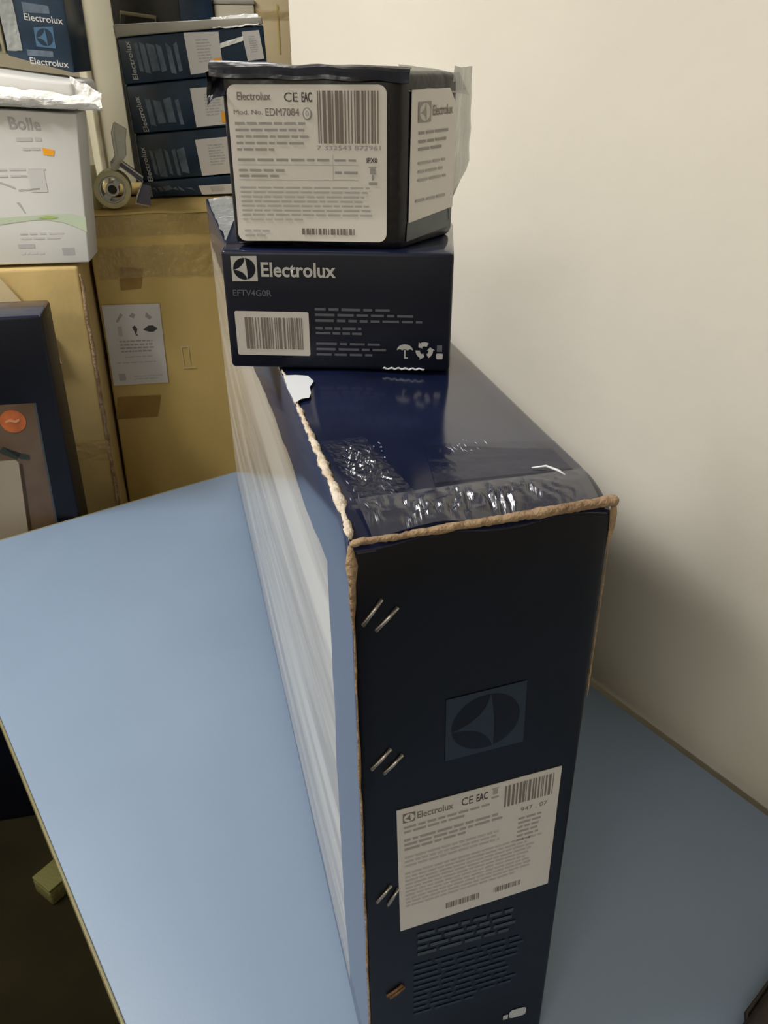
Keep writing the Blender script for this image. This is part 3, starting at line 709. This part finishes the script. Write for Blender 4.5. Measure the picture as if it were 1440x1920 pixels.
w0 = root('white_box', (0.423, 1.518, 0), -28, 'white printed box with green swoosh and orange sticker on brown carton', 'box')
wq = [(-0.300, 1.178), (-0.0, 1.179), (0.022, 1.421), (-0.290, 1.441)]
skew_box('carton_body', wq, 0.085, w0, [M['white']], r=0.003, n=(4, 2, 4))
lettering('lettering', 'Bolle', front0, 0.0008, -0.089, 1.399, -0.039, 0.019, w0, M['ink_pale'], 0.015, lambda a, b: (a, b - 0.06 * (a + 0.09)))
sheet('orange_sticker', [[(-0.043, 1.359), (-0.027, 1.357), (-0.024, 1.366), (-0.043, 1.370)]], front0, 0.0008, w0, [M['orange']])
top = [(-0.20, 1.256), (-0.135, 1.259), (-0.058, 1.263), (-0.015, 1.2625), (0.0072, 1.258)]
bot = [(0.0052, 1.232), (-0.012, 1.241), (-0.032, 1.249), (-0.060, 1.2545), (-0.085, 1.254), (-0.137, 1.248), (-0.20, 1.240)]
sheet('green_swoosh', [top + bot], front0, 0.0006, w0, [M['green']])
sheet('green_accent', [[(-0.075, 1.2575), (-0.055, 1.2612), (-0.038, 1.258), (-0.050, 1.2555)]], front0, 0.0012, w0, [M['green_deep']])
sheet('fine_print', words(-0.083, 1.380, -0.042, 1, 0.01, 0.006, rng, 1.0, 0.02) + words(-0.075, 1.366, -0.045, 1, 0.01, 0.004, rng, 1.0, 0.01)
      + words(-0.14, 1.335, -0.035, 2, 0.01, 0.003, rng, 0.6, 0.02) + words(-0.110, 1.230, -0.035, 2, 0.008, 0.003, rng, 0.9, 0.02)
      + words(-0.115, 1.196, -0.075, 1, 0.01, 0.004, rng, 1.0, 0.01), front0, 0.0006, w0, [mat('very_pale_ink', (0.54, 0.54, 0.54), 0.6)])
sheet('picture_print', [[(-0.15, 1.318), (-0.122, 1.315), (-0.101, 1.306), (-0.101, 1.309), (-0.122, 1.3175), (-0.15, 1.321)], [(-0.104, 1.284), (-0.094, 1.266), (-0.0925, 1.2665), (-0.099, 1.284)],
      [(-0.096, 1.302), (-0.060, 1.304), (-0.060, 1.3065), (-0.096, 1.305)]], front0, 0.0006, w0, [M['ink_pale']])
sheet('picture_print', [rect(-0.075, 1.300, -0.048, 1.335)], front0, 0.0006, w0, [mat('faint_grey_print', (0.57, 0.57, 0.56), 0.6)])
sheet('printed_name', [rect(-0.117, 1.207, -0.089, 1.214)], front0, 0.0006, w0, [M['ink_pale']])
sheet('barcode', [rect(-0.043 + 0.0022 * i, 1.193, -0.0418 + 0.0022 * i, 1.206) for i in range(10)], front0, 0.0006, w0, [M['ink_pale']])

d0 = root('dark_green_box', (0.479, 1.652, 0), -28, 'narrow dark green box behind the white box, left of the cream post', 'box')
rbox('carton_body', (0.16, 0.03, 0.073), d0, [M['green_black']], r=0.003, n=(2, 1, 2), at=(-0.156, 0, 1.3425))
rbox('lid_edge', (0.162, 0.032, 0.008), d0, [M['dark']], r=0.002, n=(2, 1, 1), at=(-0.157, -0.001, 1.4155))
d1 = root('beige_box', (0.462, 1.640, 0), -28, 'beige box under the narrow dark green box behind the white box', 'box')
rbox('carton_body', (0.18, 0.026, 0.163), d1, [M['beige_pale']], r=0.004, n=(2, 1, 2), at=(-0.183, 0, 1.1785))
rbox('top_flap', (0.182, 0.024, 0.003), d1, [M['beige']], r=0.001, n=(2, 1, 1), at=(-0.184, -0.002, 1.3390))

p0 = root('wrapped_parcel', (0.444, 1.485, 0), -28, 'flat white parcel wrapped in shiny film on top of the white box', 'parcel')
skew_box('parcel_body', [(-0.31, 1.443), (-0.004, 1.427), (-0.006, 1.467), (-0.30, 1.505)], 0.20, p0, [M['white']], r=0.008, n=(6, 4, 2), jitter=0.002)
tag(crumpled('plastic_wrap', lambda u, v: (-0.26 + 0.262 * u + 0.034 * max(0, u - 0.8) / 0.2 * (1 - 0.5 * v), -0.003 - 0.010 * math.sin(math.pi * v), 1.434 - 0.008 * u + 0.012 * (1 - u) + (0.031 - 0.010 * u) * v + 0.004 * (1 - u)), p0, [M['film_glare']], 44, 8, 0.0035, 51, 16.0), 'shiny crumpled film along the front')
tag(crumpled('plastic_wrap', lambda u, v: (-0.012 + 0.046 * u, 0.002 + 0.012 * v, 1.431 + 0.045 * v * (1 - 0.55 * u)), p0, [M['film_glare']], 10, 8, 0.0030, 57, 6.0), 'film tail sticking out at the right')

n0 = root('navy_carton', (0.476, 1.590, 0), -28, 'navy carton with blue emblem and white lettering at the top left', 'box')
skew_box('carton_body', [(-0.105, 1.505), (0.0, 1.478), (0.005, 1.80), (-0.098, 1.80)], 0.16, n0, [M['navy_far']], r=0.003, n=(3, 2, 5))
emblem('emblem', front0, 0.0006, [(-0.055, 1.518), (-0.024, 1.515), (-0.023, 1.547), (-0.054, 1.546)], n0, mat('emblem_blue', (0.045, 0.12, 0.22), 0.4), M['navy_far'])
for q in ([(-0.066, 1.567), (-0.024, 1.565), (-0.024, 1.576), (-0.066, 1.582)], [(-0.072, 1.505), (-0.030, 1.502), (-0.030, 1.511), (-0.072, 1.514)]):
    sheet('printed_panel', [q], front0, 0.0006, n0, [M['print_far']])
for zz, x0, x1 in ((1.553, -0.066, -0.005), (1.489, -0.070, -0.008), (1.617, -0.066, -0.004)):
    lettering('lettering', 'Electrolux', front0, 0.0006, x0, zz, x1, 0.010, n0, M['print_white'], 0.01, lambda a, b: (a, b - 0.10 * (a + 0.035)))
tag(crumpled('packing_tape', lambda u, v: (-0.103 + 0.024 * u, -0.0015, 1.512 + 0.19 * v), n0, [M['film_grey']], 4, 16, 0.001, 61, 6.0), 'clear film along the left edge')
n1 = root('olive_box', (0.476, 1.590, 0), -28, 'olive grey box at the top left edge beside the navy carton', 'box')
skew_box('carton_body', [(-0.33, 1.512), (-0.107, 1.507), (-0.105, 1.80), (-0.33, 1.80)], 0.15, n1, [M['olive']], r=0.003, n=(2, 2, 3))
rbox('base_strip', (0.215, 0.004, 0.012), n1, [M['dark']], r=0.001, n=(2, 1, 1), at=(-0.328, -0.003, 1.5115))

# ------------------------------------------------------------------ stack of navy boxes on the tall carton
SO = (0.601, 1.735, 0)
def far_box(label, quad, labs, oranges, txt, seed):
    rg = random.Random(seed)
    b = root('stacked_box', SO, -20, label, 'box', 'navy boxes stacked on the tall carton')
    skew_box('carton_body', quad, 0.22, b, [M['navy_far']], r=0.003, n=(4, 2, 2))
    for q in labs:
        l = sheet('label', [q], front0, 0.0006, b, [M['paper']], thick=0.0004)
        tag(sheet('fine_print', inq(q, words(0.30, 0.80, 0.75, 8, 0.075, 0.03, rg, 0.8, 0.12)), front0, 0.0014, l, [M['ink_pale']]), kind='stuff')
    for q in oranges:
        sheet('orange_sticker', [q], front0, 0.0018, b, [M['orange']])
    (x0, z0), (x1, z1) = txt
    n = 9
    # name printed upright along the left end
    lettering('lettering', 'Electrolux', front0, 0.0006, 0, 0, 1, 1, b, M['print_white'], 0.01, lambda a, c: (x0 + (x1 - x0) * (1 - a) - 0.005 + 0.010 * (1 - c) - 0.002, z1 + (z0 - z1) * a if False else z0 + (z1 - z0) * (1 - a)))
    col = []
    bx = x1 + 0.008
    for k in range(6):
        w = rg.choice((0.010, 0.015, 0.007)); 
        if bx + w > 0.125: break
        col.append([(bx + 0.004 * 0, z1 + 0.012 + rg.uniform(-.004, .004)), (bx + w, z1 + 0.012 + rg.uniform(-.006, .004)), (bx + w - 0.006, z0 - rg.uniform(0, .012)), (bx - 0.006, z0 - rg.uniform(0, .008))])
        bx += w + rg.choice((0.003, 0.005, 0.008))
    for q in col:
        sheet('print_column', [q], front0, 0.0006, b, [M['print_far']])
    return b
B1 = far_box('navy box topmost of the stack, with an orange dot and two white labels', [(0.010, 1.4545), (0.292, 1.4760), (0.289, 1.555), (0.007, 1.532)],
        [[(0.139, 1.471), (0.203, 1.478), (0.200, 1.544), (0.133, 1.542)], [(0.253, 1.494), (0.286, 1.498), (0.279, 1.547), (0.245, 1.544)]],
        [[(0.186, 1.4785), (0.200, 1.4795), (0.199, 1.500), (0.186, 1.499)]], ((0.027, 1.528), (0.035, 1.463)), 1)
far_box('navy box second from the top of the stack, orange dot on its label', [(0.014, 1.367), (0.295, 1.383), (0.290, 1.4735), (0.011, 1.4525)],
        [[(0.139, 1.377), (0.218, 1.383), (0.217, 1.452), (0.134, 1.447)]], [[(0.191, 1.3845), (0.203, 1.3855), (0.202, 1.405), (0.191, 1.404)]], ((0.031, 1.434), (0.042, 1.371)), 2)
far_box('navy box third from the top of the stack, plain white label', [(0.018, 1.279), (0.297, 1.291), (0.295, 1.381), (0.016, 1.365)],
        [[(0.140, 1.285), (0.210, 1.289), (0.210, 1.359), (0.133, 1.354)]], [], ((0.028, 1.343), (0.037, 1.278)), 3)
far_box('navy box lowest of the stack, resting on the tall carton', [(0.016, 1.2475), (0.297, 1.2475), (0.297, 1.289), (0.017, 1.277)],
        [[(0.136, 1.2485), (0.206, 1.2485), (0.203, 1.268), (0.130, 1.266)]], [], ((0.030, 1.270), (0.032, 1.248)), 4)
tag(crumpled('tape_strip', lambda u, v: (0.201 + 0.046 * u, -0.0016, 1.516 + 0.013 * u + 0.008 * v), B1, [M['film_glare']], 8, 3, 0.0008, 71, 5.0))  # tape whose glint is painted white
gb = root('grey_board', (0.601, 1.735, 0), -20, 'flat grey board in film lying on the topmost navy box', 'board')
skew_box('board', [(0.005, 1.5335), (0.289, 1.5565), (0.287, 1.570), (0.004, 1.555)], 0.21, gb, [M['grey_board']], r=0.004, n=(6, 3, 1), jitter=0.001)
tag(crumpled('plastic_wrap', lambda u, v: (0.19 + 0.09 * u, -0.002 + 0.02 * v, 1.549 + 0.007 * u + 0.020 * v), gb, [M['film_glare']], 14, 5, 0.0025, 75, 8.0), 'shiny film on the right end')

# ------------------------------------------------------------------ tape roll and dispenser on the tall carton
TO = (0.526, 1.637, 0)
ds = root('tape_dispenser', (0.5275, 1.650, 1.2785), -23, 'pale plastic tape dispenser with a roll of yellowish tape, on the tall carton', 'dispenser')
def ring_mesh(name, r0, r1, w, y, parent, m, n=40, squash=1.0):
    V = []; F = []
    for i in range(n):
        a = 2 * math.pi * i / n
        for rr, yy in ((r1, y), (r1, y + w), (r0, y + w), (r0, y)):
            V.append((rr * math.cos(a), yy, rr * math.sin(a)))
    for i in range(n):
        j = (i + 1) % n
        for k in range(4):
            F.append([i * 4 + k, i * 4 + (k + 1) % 4, j * 4 + (k + 1) % 4, j * 4 + k])
    o = pydata(name, V, F, parent, [m])
    bv = o.modifiers.new('bevel', 'BEVEL'); bv.width = 0.0012; bv.segments = 2
    return o
ring_mesh('tape_winding', 0.0245, 0.0345, 0.045, 0.0, ds, M['tape_yellow'])
ring_mesh('core', 0.0215, 0.0243, 0.044, 0.0005, ds, M['hub'])
ring_mesh('hub_rim', 0.0085, 0.0125, 0.040, 0.001, ds, M['hub'])
for a in (20, 200):
    ca, sa = math.cos(R(a + 30)), math.sin(R(a + 30))
    pydata('spoke', [(ca * r_ - sa * w_, y_, sa * r_ + ca * w_) for r_ in (0.011, 0.0210) for w_ in (-0.006, 0.006) for y_ in (0.003, 0.040)],
           [[0, 1, 3, 2], [4, 6, 7, 5], [0, 4, 5, 1], [2, 3, 7, 6], [0, 2, 6, 4], [1, 5, 7, 3]], ds, [M['hub']])
pydata('hub_cap', [(0.0085 * math.cos(R(a)), 0.012, 0.0085 * math.sin(R(a))) for a in range(0, 360, 20)], [list(range(18))], ds, [M['black']])
def plate(name, poly, y, th, m):
    V = [(a, y, b) for a, b in poly] + [(a, y + th, b) for a, b in poly]; n = len(poly)
    F = [list(range(n))[::-1], list(range(n, 2 * n))] + [[i, (i + 1) % n, n + (i + 1) % n, n + i] for i in range(n)]
    return pydata(name, V, F, ds, [m])
plate('handle', [(0.003, 0.030), (0.018, 0.036), (0.026, 0.048), (0.034, 0.058), (0.036, 0.082), (0.041, 0.104), (0.021, 0.116), (0.013, 0.100), (0.013, 0.058), (0.002, 0.048)], 0.014, 0.022, M['plastic_pale'])
tube('handle_rib', [(0.006, 0.012, 0.046), (0.016, 0.010, 0.060), (0.016, 0.010, 0.100), (0.021, 0.012, 0.116)], 0.003, ds, [M['plastic_pale']], 8)
plate('brake_bar', [(0.018, 0.044), (0.024, 0.048), (0.060, 0.019), (0.056, 0.012)], 0.006, 0.034, M['plastic_violet'])
tube('bar_rim', [(0.018, 0.004, 0.043), (0.025, 0.004, 0.049), (0.060, 0.004, 0.021), (0.057, 0.004, 0.012), (0.018, 0.004, 0.043)], 0.0016, ds, [M['plastic_pale']], 6)
tube('guard_wire', [(0.058, 0.006, 0.012), (0.045, 0.004, -0.012), (0.040, 0.004, -0.026), (0.066, 0.006, -0.034)], 0.0016, ds, [M['plastic_pale']], 6)
plate('guard_plate', [(0.056, 0.008), (0.070, 0.004), (0.068, -0.032), (0.042, -0.026), (0.046, -0.010)], 0.010, 0.003, M['plastic_violet'])
gf = root('film_roll', (0.526, 1.655, 1.2375), -23, 'small bundle of greenish film left of the tape roll', 'film')
crumpled('film_bundle', lambda u, v: (-0.046 + 0.006 + 0.018 * math.cos(2 * math.pi * u) * (1 - 0.25 * v), 0.035 + 0.024 * math.sin(2 * math.pi * u), 0.001 + 0.080 * v), gf, [film_mat('green_film', (0.52, 0.50, 0.24), 0.35, 0.2, 0.4, 40)], 18, 8, 0.003, 81, 4.0)

# ------------------------------------------------------------------ things further back, above the stack
k0 = root('dark_cabinet', (1.038, 2.30, 0), -20, 'dark cabinet with a grey handle frame behind the stack of navy boxes', 'cabinet')
rbox('cabinet_body', (0.30, 0.30, 1.95), k0, [M['dark']], r=0.004, n=(2, 2, 6), at=(-0.265, 0.0, 0))
tube('handle_frame', [(-0.205, -0.008, 1.560), (-0.199, -0.012, 1.597), (-0.113, -0.012, 1.587), (-0.118, -0.008, 1.555)], 0.005, k0, [M['olive']], 6)
k1 = root('blue_carton', (1.038, 2.30, 0), -20, 'dark blue carton between the dark cabinet and the pale cartons', 'box')
rbox('carton_body', (0.085, 0.02, 1.90), k1, [M['navy_far']], r=0.003, n=(1, 1, 6), at=(-0.051, -0.024, 0))
rbox('base_panel', (0.087, 0.021, 0.30), k1, [M['navy']], r=0.003, n=(1, 1, 1), at=(-0.052, -0.025, 0.001))
k2 = root('pale_carton', (1.038, 2.30, 0), -20, 'pale carton behind the right end of the navy box stack', 'carton')
rbox('carton_body', (0.105, 0.22, 1.617), k2, [M['beige_pale']], r=0.004, n=(2, 2, 8), at=(0.040, -0.010, 0))
rbox('carton_lid', (0.109, 0.224, 0.012), k2, [M['grey_board']], r=0.003, n=(2, 2, 1), at=(0.038, -0.012, 1.6175))
k3 = root('tan_carton', (1.038, 2.30, 0), -20, 'tan carton with a yellow stripe beside the end of the cream wall', 'carton')
skew_box('carton_body', [(0.148, 0.0), (0.262, 0.0), (0.262, 1.66), (0.148, 1.64)], 0.25, k3, [M['beige']], r=0.004, n=(2, 2, 8), jitter=0.002)
tag(sheet('yellow_stripe', [rect(0.205, 1.505, 0.209, 1.62)], front0, 0.0030, k3, [mat('yellow_print', (0.62, 0.46, 0.14), 0.6)]))
tag(crumpled('packing_tape', lambda u, v: (0.15 + 0.108 * u, -0.004, 1.585 + 0.02 * v), k3, [M['tape_clear']], 10, 3, 0.001, 91, 5.0))

# ------------------------------------------------------------------ small things
sp = root('sponge', (0.062, 1.255, 0.0), 20, 'small yellow block on the dark floor beside the left table edge', 'sponge')
rbox('foam', (0.075, 0.06, 0.04), sp, [M['yellow']], r=0.006, n=(2, 2, 1), at=(-0.04, -0.03, 0.0))
rbox('scouring_pad', (0.073, 0.058, 0.006), sp, [M['yellow']], r=0.002, n=(2, 2, 1), at=(-0.039, -0.029, 0.0405))
lc = root('leather_case', (0.550, 0.072, TZ), 6, 'dark brown rounded case at the near right corner of the table', 'case')
rbox('case_body', (0.18, 0.13, 0.03), lc, [M['leather']], r=0.014, n=(3, 3, 1), at=(-0.09, -0.065, 0.0))
tube('seam_piping', [(-0.088, -0.05, 0.031 - 0.012), (-0.092, 0.0, 0.018), (-0.088, 0.05, 0.018), (-0.06, 0.066, 0.018), (0.06, 0.066, 0.018)], 0.0022, lc, [M['leather']], 6)
